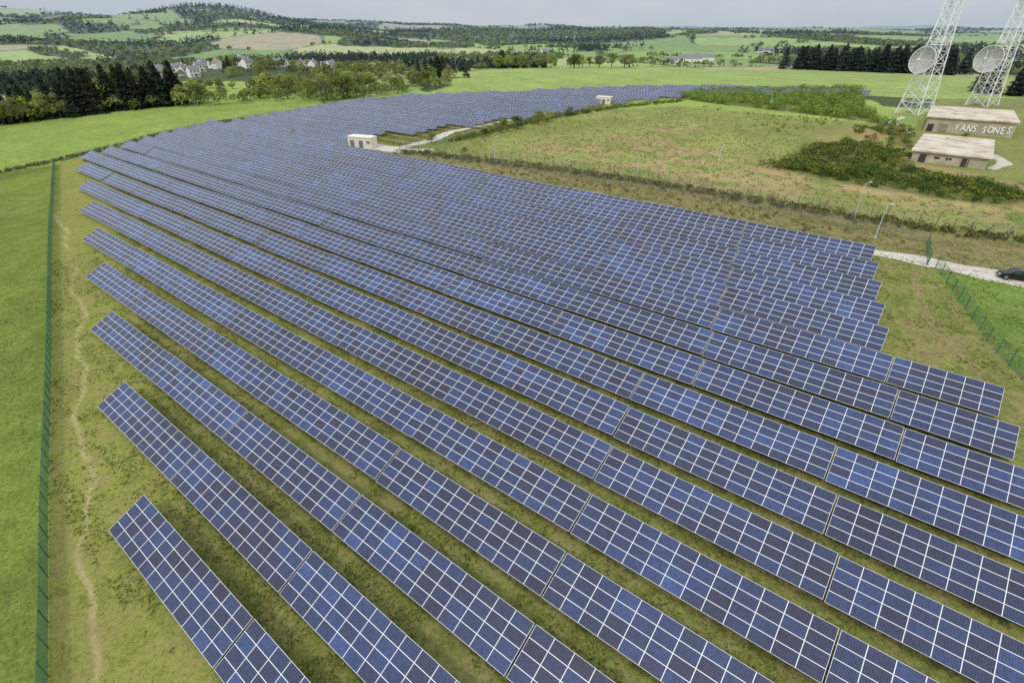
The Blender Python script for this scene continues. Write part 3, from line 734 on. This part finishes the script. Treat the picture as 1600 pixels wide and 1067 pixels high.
# ---------------------------------------------------------------- concrete buildings
def flat_building(name,x,y,e_,w,d,h,label,letters=None,small=False):
    e_=np.array(e_)/np.hypot(*e_);ax=np.array([e_[1],-e_[0]])
    rot=math.atan2(ax[1],ax[0])
    e=link(bpy.data.objects.new(name,None));e.location=(x,y,tz(x,y)-.3);e.rotation_euler=(0,0,rot)
    mb=MB();mb.box((w/2,d/2,h/2),(w,d,h))
    for k in range(int(w/4)+1): mb.box((min(w-.2,max(.2,k*w/int(w/4))),-.08,h/2-.1),(.35,.16,h-.25))
    link(bpy.data.objects.new("wall",mb.mesh("wall",[mconc])),e)
    mb=MB();mb.box((w/2,d/2,h+.2),(w+1.2,d+1.2,.42));
    for (bx,by) in ((w*.3,d*.3),(w*.7,d*.55),(w*.35,d*.8)): mb.box((bx,by,h+.6),(.9,.9,.4),0)
    link(bpy.data.objects.new("roof",mb.mesh("roof",[mroof])),e)
    if small:
        for xx in (w*.15,w*.72):
            mb=MB();mb.box((xx,-.1,1.25),(1.6,.12,2.2));link(bpy.data.objects.new("door",mb.mesh("door",[mdoor])),e)
        for xx in (w*.34,w*.5):
            mb=MB();mb.box((xx,-.1,1.8),(1.3,.12,.5));link(bpy.data.objects.new("window",mb.mesh("window",[mdoor])),e)
    else:
        mb=MB();mb.box((1.6,-.2,1.5),(1.8,.12,2.6));link(bpy.data.objects.new("door",mb.mesh("door",[mdoor])),e)
        mb=MB();mb.box((5.2,-.2,1.9),(2.6,.12,2.4));link(bpy.data.objects.new("boarded_opening",mb.mesh("boarded_opening",[mconc2])),e)
    if letters:
        r2=np.random.default_rng(3)
        pl=[];xcur=0
        for ch in letters:
            if ch==' ': xcur+=.9;pl.append(None);continue
            pl.append((ch,xcur,r2.normal()*.05,1+r2.normal()*.08,r2.normal()*.12));xcur+=1.62
        for (off,mat,yy,nm) in ((.19,mlet2,-.19,"lettering_outline"),(.11,mlet,-.215,"lettering")):
            vs=[];fs=[]
            for q in pl:
                if q is None: continue
                cu=bpy.data.curves.new(nm,'FONT');cu.body=q[0];cu.size=3.0;cu.offset=off;cu.resolution_u=2;cu.align_x='CENTER'
                to=bpy.data.objects.new(nm,cu);col.objects.link(to);bpy.context.view_layer.update()
                me=bpy.data.meshes.new_from_object(to.evaluated_get(bpy.context.evaluated_depsgraph_get()));bpy.data.objects.remove(to)
                b0=len(vs);c_,s_=math.cos(q[2]),math.sin(q[2])
                for v in me.vertices: vs.append((q[1]+(v.co.x*c_-v.co.y*s_)*.72,0,(v.co.x*s_+v.co.y*c_)*q[3]+q[4]))
                for p in me.polygons: fs.append([b0+i for i in p.vertices])
            me=bpy.data.meshes.new(nm);me.from_pydata(vs,[],fs);me.materials.append(mat)
            o=link(bpy.data.objects.new(nm,me),e);o.location=(w*.38,yy,1.4)
    return tag(e,label,"building")
flat_building("concrete_building",148.5,199,(.6,.8),24.5,36,4.9,"long beige flat-roofed concrete building with painted lettering",letters="FANS SONES")
flat_building("concrete_outbuilding",111.5,150,(.63,.77),16.5,32,2.9,"low beige flat-roofed concrete building by the gorse bank",small=True)
# ---------------------------------------------------------------- lattice towers
m,nt,b=newmat("perforated_reflector");b.inputs["Base Color"].default_value=(*lin(180,180,176),1)
g=N(nt,"ShaderNodeTexCoord").outputs["Object"];s=N(nt,"ShaderNodeSeparateXYZ");nt.links.new(g,s.inputs[0])
k1=math_(nt,'LESS_THAN',math_(nt,'FRACT',math_(nt,'MULTIPLY',s.outputs[0],4)),.46);k2=math_(nt,'LESS_THAN',math_(nt,'FRACT',math_(nt,'MULTIPLY',s.outputs[1],4)),.46)
t=N(nt,"ShaderNodeBsdfTransparent");mx=N(nt,"ShaderNodeMixShader");nt.links.new(math_(nt,'MAXIMUM',k1,k2),mx.inputs[0]);nt.links.new(t.outputs[0],mx.inputs[1]);nt.links.new(b.outputs[0],mx.inputs[2]);nt.links.new(mx.outputs[0],nt.nodes["Material Output"].inputs[0])
mdish=m
def tower(x,y,hgt,b0,b1,rot,dish,label):
    e=link(bpy.data.objects.new("lattice_tower",None));e.location=(x,y,tz(x,y));e.rotation_euler=(0,0,rot)
    mb=MB();lv=[0]
    while lv[-1]<hgt: lv.append(lv[-1]+max(2.8,5.2*(1-lv[-1]/hgt*.5)))
    lv[-1]=hgt
    def cor(z,k):
        w=(b0+(b1-b0)*min(1,z/(hgt*.85))**.75)/2;sx,sy=[(-1,-1),(1,-1),(1,1),(-1,1)][k%4];return (sx*w,sy*w,z)
    legs=[MB() for _ in range(4)]
    for a,b_ in zip(lv[:-1],lv[1:]):
        for k in range(4):
            legs[k].tube(cor(a,k),cor(b_,k),.24,.21,6)
            mb.tube(cor(b_,k),cor(b_,k+1),.12,.12,4)
            mb.tube(cor(a,k),cor(b_,k+1),.10,.10,4);mb.tube(cor(a,k+1),cor(b_,k),.10,.10,4)
            mid=[(p+q)/2 for p,q in zip(cor((a+b_)/2,k),cor((a+b_)/2,k+1))]
            mb.tube(cor((a+b_)/2,k),mid,.05,.05,4);mb.tube(cor((a+b_)/2,k+1),mid,.05,.05,4)
    for k in range(4): link(bpy.data.objects.new("corner_leg",legs[k].mesh("corner_leg",[mwhite])),e)
    link(bpy.data.objects.new("bracing",mb.mesh("bracing",[mwhite])),e)
    lb=MB()
    for zz in np.arange(.5,hgt,.6): lb.tube((-.25,-b1*.2,zz),(.25,-b1*.2,zz),.03,.03,4)
    for s_ in (-.25,.25): lb.tube((s_,-b1*.2,0),(s_,-b1*.2,hgt),.06,.06,4)
    link(bpy.data.objects.new("ladder",lb.mesh("ladder",[mwhite])),e)
    for zz in (hgt*.42,hgt*.68,hgt*.98):
        pf=MB();w=(b0+(b1-b0)*min(1,zz/(hgt*.85))**.75)+.8;pf.box((0,0,zz),(w,w,.12))
        for k in range(4):
            c1=[(-1,-1),(1,-1),(1,1),(-1,1)][k];c2=[(-1,-1),(1,-1),(1,1),(-1,1)][(k+1)%4]
            pf.tube((c1[0]*w/2,c1[1]*w/2,zz+1),(c2[0]*w/2,c2[1]*w/2,zz+1),.05,.05,4)
            pf.tube((c1[0]*w/2,c1[1]*w/2,zz),(c1[0]*w/2,c1[1]*w/2,zz+1),.05,.05,4)
        link(bpy.data.objects.new("platform",pf.mesh("platform",[mwhite])),e)
    for k in range(4):
        cb=MB();c=cor(0,k);cb.box((c[0],c[1],.2),(1.6,1.6,1.0));link(bpy.data.objects.new("foundation_block",cb.mesh("foundation_block",[mconc])),e)
    tag(e,label,"tower","white lattice telecom towers")
    # dish antenna: open framework paraboloid
    dx,dy,dz,R0,face=dish
    de=link(bpy.data.objects.new("dish_antenna",None),e)
    e_inv=Matrix.Translation(e.location)@Matrix.Rotation(rot,4,'Z')
    nv=Vector(face).normalized();rotq=nv.to_track_quat('Z','Y')
    de.matrix_local=e_inv.inverted()@(Matrix.Translation((dx,dy,dz))@rotq.to_matrix().to_4x4())
    def pz(r): return r*r/(2.2*R0)-R0*.40
    rib=MB();nA=20
    for k in range(nA):
        a=2*math.pi*k/nA;rs=np.linspace(.3,R0,6);c_=2*math.pi*(k+1)/nA
        for r1,r2 in zip(rs[:-1],rs[1:]): rib.tube((r1*math.cos(a),r1*math.sin(a),pz(r1)),(r2*math.cos(a),r2*math.sin(a),pz(r2)),.06,.06,4,cap=False)
        rib.tube((R0*math.cos(a),R0*math.sin(a),pz(R0)),(R0*.66*math.cos(a),R0*.66*math.sin(a),-R0*.6),.08,.08,4,cap=False)
        rib.tube((R0*.66*math.cos(a),R0*.66*math.sin(a),-R0*.6),(R0*.66*math.cos(c_),R0*.66*math.sin(c_),-R0*.6),.09,.09,4,cap=False)
        rib.tube((R0*math.cos(a),R0*math.sin(a),pz(R0)),(R0*.66*math.cos(c_),R0*.66*math.sin(c_),-R0*.6),.05,.05,4,cap=False)
    for r_ in np.linspace(R0*.2,R0,5):
        for k in range(36):
            a=2*math.pi*k/36;c_=2*math.pi*(k+1)/36;rr_=.05 if r_<R0*.98 else .14
            rib.tube((r_*math.cos(a),r_*math.sin(a),pz(r_)),(r_*math.cos(c_),r_*math.sin(c_),pz(r_)),rr_,rr_,4,cap=False)
    link(bpy.data.objects.new("dish_framework",rib.mesh("dish_framework",[mwhite])),de)
    sk=MB();ns=40;rs=np.linspace(.05,R0*.99,9)
    for i_ in range(8):
        for k in range(ns):
            a=2*math.pi*k/ns;c_=2*math.pi*(k+1)/ns
            sk.face([(rs[i_]*math.cos(a),rs[i_]*math.sin(a),pz(rs[i_])+.07),(rs[i_]*math.cos(c_),rs[i_]*math.sin(c_),pz(rs[i_])+.07),(rs[i_+1]*math.cos(c_),rs[i_+1]*math.sin(c_),pz(rs[i_+1])+.07),(rs[i_+1]*math.cos(a),rs[i_+1]*math.sin(a),pz(rs[i_+1])+.07)])
    link(bpy.data.objects.new("reflector_mesh",sk.mesh("reflector_mesh",[mdish])),de)
    fd=MB()
    for k in range(3):
        a=2*math.pi*k/3;fd.tube((R0*.8*math.cos(a),R0*.8*math.sin(a),pz(R0*.8)),(0,0,R0*.55),.08,.06,4)
    fd.tube((0,0,R0*.5),(0,0,R0*.66),.4,.4,8);link(bpy.data.objects.new("feed_horn",fd.mesh("feed_horn",[mwhite])),de)
    bk=MB()
    for k in range(6):
        a=2*math.pi*k/6;bk.tube((R0*.6*math.cos(a),R0*.6*math.sin(a),pz(R0*.6)),(0,0,-R0*.95),.09,.09,4)
    link(bpy.data.objects.new("rear_bracket",bk.mesh("rear_bracket",[mwhite])),de)
tower(172,240,62,9.6,2.9,math.radians(25),(165.2,236.4,31.0,4.8,(-.88,-.42,.12)),"tall white lattice tower with a large open mesh dish")
tower(223,268,62,9.2,2.9,math.radians(25),(213.2,263,30.2,5.4,(-.86,-.46,.12)),"tall white lattice tower carrying a wide mesh dish")
# ---------------------------------------------------------------- lamp posts
def lamp(x,y,h,rot):
    e=link(bpy.data.objects.new("street_lamp",None));e.location=(x,y,tz(x,y));e.rotation_euler=(0,0,rot)
    mb=MB();mb.box((0,0,.1),(.3,.3,.25));mb.tube((0,0,0),(0,0,h),.08,.05,8);mb.tube((0,0,h),(.8,0,h+.2),.035,.03,6);link(bpy.data.objects.new("pole",mb.mesh("pole",[mframe])),e)
    mb=MB();mb.box((1.0,0,h+.22),(.55,.2,.11),taper=.8);link(bpy.data.objects.new("lamp_head",mb.mesh("lamp_head",[mwhite])),e)
    tag(e,"pale steel lamp post by the meadow fence","lamp","lamp posts along the fence")
lamp(67.6,100,6.6,.2);lamp(65.2,89,5.8,.2);lamp(31,131,5.4,.3);lamp(-5,154.5,5.6,.3);lamp(58,150,3.8,.3);lamp(120,262,6,2)
# ---------------------------------------------------------------- parked car
mblack=simple("black_car_paint",(.012,.013,.015),.18,.3,.1,2,0)
mglass=simple("car_glass",(.03,.035,.04),.06,0,.1,2,0)
mtyre=simple("tyre_rubber",(.02,.02,.02),.85,0,.2,6,0)
mrim=simple("alloy_rim",lin(170,172,175),.3,.8,.1,4,0)
mlamp=simple("clear_headlamp",lin(225,228,232),.1,0,.05,4,0);mred=simple("red_tail_lamp",lin(150,20,18),.2,0,.1,4,0)
def car(x,y,rot):
    e=link(bpy.data.objects.new("parked_car",None));e.location=(x,y,tz(x,y)+.08);e.rotation_euler=(0,0,rot)
    st=[(-2.32,.42,.66,.70),(-2.25,.30,.86,.80),(-1.75,.24,.98,.88),(-.9,.24,.98,.90),(.6,.24,.96,.90),(1.2,.24,.92,.89),(1.85,.26,.82,.85),(2.2,.30,.68,.76),(2.32,.38,.56,.66)]
    mb=MB();ring=[]
    for (xx,z0,z1,w) in st:
        zc=(z0+z1)/2
        ring.append([(xx,-w*.9,z0),(xx,-w,zc),(xx,-w*.96,z1-.1),(xx,-w*.82,z1),(xx,0,z1+.03),(xx,w*.82,z1),(xx,w*.96,z1-.1),(xx,w,zc),(xx,w*.9,z0)])
    for a,c in zip(ring[:-1],ring[1:]):
        for k in range(8): mb.face([a[k],a[k+1],c[k+1],c[k]][::-1])
        mb.face([a[8],a[0],c[0],c[8]][::-1])
    mb.face(ring[0]);mb.face(ring[-1][::-1])
    top=[(-1.0,1.40,.62),(-.2,1.46,.66),(.35,1.42,.63)];bot=[(-1.85,.98,.80),(1.15,.95,.80)]
    for sg in (-1,1):
        mb.tube((bot[0][0],sg*.78,.98),(-1.0,sg*.62,1.39),.05,.05,5);mb.tube((1.15,sg*.78,.94),(.35,sg*.63,1.42),.045,.045,5);mb.tube((-.25,sg*.8,.98),(-.25,sg*.65,1.43),.05,.05,5)
    for a,c in zip(top[:-1],top[1:]): mb.face([(a[0],-a[2],a[1]),(c[0],-c[2],c[1]),(c[0],c[2],c[1]),(a[0],a[2],a[1])])
    for a,c in zip(top[:-1],top[1:]):
        for sg in (-1,1): mb.face([(a[0],sg*a[2],a[1]),(c[0],sg*c[2],c[1]),(c[0],sg*(c[2]+.03),c[1]-.06),(a[0],sg*(a[2]+.03),a[1]-.06)])
    link(bpy.data.objects.new("body",mb.mesh("body",[mblack])),e)
    def gl(pts):
        g_=MB();g_.face(pts);link(bpy.data.objects.new("window",g_.mesh("window",[mglass])),e)
    gl([(1.14,-.74,.96),(1.14,.74,.96),(.36,.60,1.41),(.36,-.60,1.41)]);gl([(-1.8,.74,1.0),(-1.8,-.74,1.0),(-1.02,-.58,1.385),(-1.02,.58,1.385)])
    for sg in (-1,1):
        gl([(1.08,sg*.79,.97),(.32,sg*.65,1.38),(-.2,sg*.67,1.40),(-.2,sg*.81,.99)]);gl([(-.3,sg*.81,.99),(-.3,sg*.67,1.40),(-.98,sg*.64,1.35),(-1.7,sg*.80,1.0)])
        for xx in (-1.42,1.42):
            w=link(bpy.data.objects.new("wheel",None),e);w.location=(xx,sg*.80,.33)
            t_=MB();t_.tube((0,-.11,0),(0,.11,0),.33,.33,20);link(bpy.data.objects.new("tyre",t_.mesh("tyre",[mtyre])),w)
            t_=MB();t_.tube((0,-.12,0),(0,.12,0),.21,.21,14);link(bpy.data.objects.new("rim",t_.mesh("rim",[mrim])),w)
        t_=MB();t_.box((2.22,sg*.55,.62),(.16,.34,.13));link(bpy.data.objects.new("headlight",t_.mesh("headlight",[mlamp])),e)
        t_=MB();t_.box((-2.27,sg*.58,.74),(.12,.34,.13));link(bpy.data.objects.new("tail_light",t_.mesh("tail_light",[mred])),e)
        t_=MB();t_.box((.85,sg*.95,.98),(.16,.16,.12));link(bpy.data.objects.new("wing_mirror",t_.mesh("wing_mirror",[mblack])),e)
    tag(e,"black saloon car parked on the pale gravel road","car")
car(75.9,71.6,math.radians(155))
# ---------------------------------------------------------------- houses
def house(x,y,w,d,h,rot,roofm,label):
    mb=MB();mb.box((0,0,h/2-.3),(w,d,h+.6),0)
    rh=d*.42;o=.35
    A=[(-w/2-o,-d/2-o,h-.2),(w/2+o,-d/2-o,h-.2),(w/2+o,0,h+rh),(-w/2-o,0,h+rh),(-w/2-o,d/2+o,h-.2),(w/2+o,d/2+o,h-.2)]
    mb.face([A[0],A[1],A[2],A[3]],1);mb.face([A[3],A[2],A[5],A[4]],1)
    for sg in (-1,1): mb.face([(sg*w/2,-d/2,h),(sg*w/2,d/2,h),(sg*w/2,0,h+rh-.1)],0)
    mb.box((w*.28,0,h+rh),(.6,.6,1.3),0)
    for xx in np.linspace(-w*.35,w*.35,3):
        for zz in ((1.4,) if h<4 else (1.4,3.6)):
            for sg in (-1,1): mb.box((xx,sg*(d/2+.02),zz),(.8,.06,1.0),2)
    mb.box((w*.1,-d/2-.03,1.05),(.9,.08,2.1),2)
    o_=link(bpy.data.objects.new("village_house",mb.mesh("village_house",[mplaster,roofm,mdoor])));o_.location=(x,y,tz(x,y));o_.rotation_euler=(0,0,rot)
    tag(o_,label,"house","houses of the village")
for k,(x,y) in enumerate(HS):
    house(x,y,6+2.5*rng.random(),5.0+1*rng.random(),3.8+1.6*rng.random(),rng.random()*3.1,mslate if k%4 else mtile,"pale village house with grey slate roof among trees" if k%4 else "pale village house with brown tile roof among trees")
for (x,y,w) in [(-106,640,12),(230,760,30),(190,700,14),(262,790,18),(-60,720,12),(420,980,24),(60,1050,16)]:
    house(x,y,w,7+w*.15,3.6,rng.random()*.8-.4,mslate,"farm building with grey roof standing among distant fields")
# ---------------------------------------------------------------- power pylon
def pylon(x,y,h):
    mb=MB();lv=np.linspace(0,h,11)
    def c(z,k):
        w=(3.4*(1-z/h)**1.2+.6);sx,sy=[(-1,-1),(1,-1),(1,1),(-1,1)][k%4];return (sx*w/2*1.4,sy*w/2*1.4,z)
    for a,b_ in zip(lv[:-1],lv[1:]):
        for k in range(4): mb.tube(c(a,k),c(b_,k),.16,.16,4,cap=False);mb.tube(c(a,k),c(b_,k+1),.08,.08,3,cap=False)
    for zz,w in ((h*.72,6),(h*.84,8),(h*.95,5)):
        mb.tube((-w,0,zz),(w,0,zz),.14,.14,4);mb.tube((-w,0,zz),(0,0,zz+2),.09,.09,4);mb.tube((w,0,zz),(0,0,zz+2),.09,.09,4)
    o=link(bpy.data.objects.new("power_pylon",mb.mesh("power_pylon",[mgalv])));o.location=(x,y,tz(x,y));tag(o,"grey steel lattice power pylon rising above trees","pylon")
pylon(-60,600,30)
# ---------------------------------------------------------------- world, sun, camera
w=bpy.data.worlds.new("World");bpy.context.scene.world=w;w.use_nodes=True;nt=w.node_tree
bg=nt.nodes["Background"]
sky=N(nt,"ShaderNodeTexSky",sky_type='NISHITA');sky.sun_disc=False
sunv=Vector((-.45,-.62,.95)).normalized()
el=math.asin(sunv.z);az_=math.atan2(sunv.x,sunv.y)
sky.sun_elevation=el;sky.sun_rotation=az_;sky.air_density=1.5;sky.dust_density=3
tc=N(nt,"ShaderNodeTexCoord").outputs["Generated"]
mp=N(nt,"ShaderNodeMapping");nt.links.new(tc,mp.inputs[0]);mp.inputs["Scale"].default_value=(1,1,4)
n=noise(nt,mp.outputs[0],1.8,5,.5)
cl=mixc(nt,mrange(nt,n,.3,.72,0,1),np.array([4.9,5.6,6.5]),np.array([6.6,7.0,7.5]))
c=mixc(nt,.88,sky.outputs[0],cl)
# overcast dome: brighter towards the zenith
sz=N(nt,"ShaderNodeSeparateXYZ");nt.links.new(tc,sz.inputs[0])
gr=mrange(nt,sz.outputs[2],0.0,.9,1.0,1.75)
vs=N(nt,"ShaderNodeVectorMath",operation='SCALE');nt.links.new(c,vs.inputs[0]);nt.links.new(gr,vs.inputs["Scale"])
nt.links.new(vs.outputs[0],bg.inputs[0]);bg.inputs[1].default_value=.1
sd=bpy.data.lights.new("sun",'SUN');sd.energy=1.5;sd.angle=math.radians(10);sd.color=(1,.96,.9)
so=link(bpy.data.objects.new("sun",sd));so.rotation_euler=sunv.to_track_quat('Z','Y').to_euler()
cd=bpy.data.cameras.new("camera");cd.sensor_width=36;cd.lens=fpx/1600*36;cd.clip_end=20000;cd.clip_start=.5
co=link(bpy.data.objects.new("camera",cd));co.location=(0,0,42);co.rotation_euler=(math.pi/2-th,0,0)
bpy.context.scene.camera=co
sc=bpy.context.scene;sc.view_settings.view_transform='Standard';sc.view_settings.look='None';sc.view_settings.exposure=0
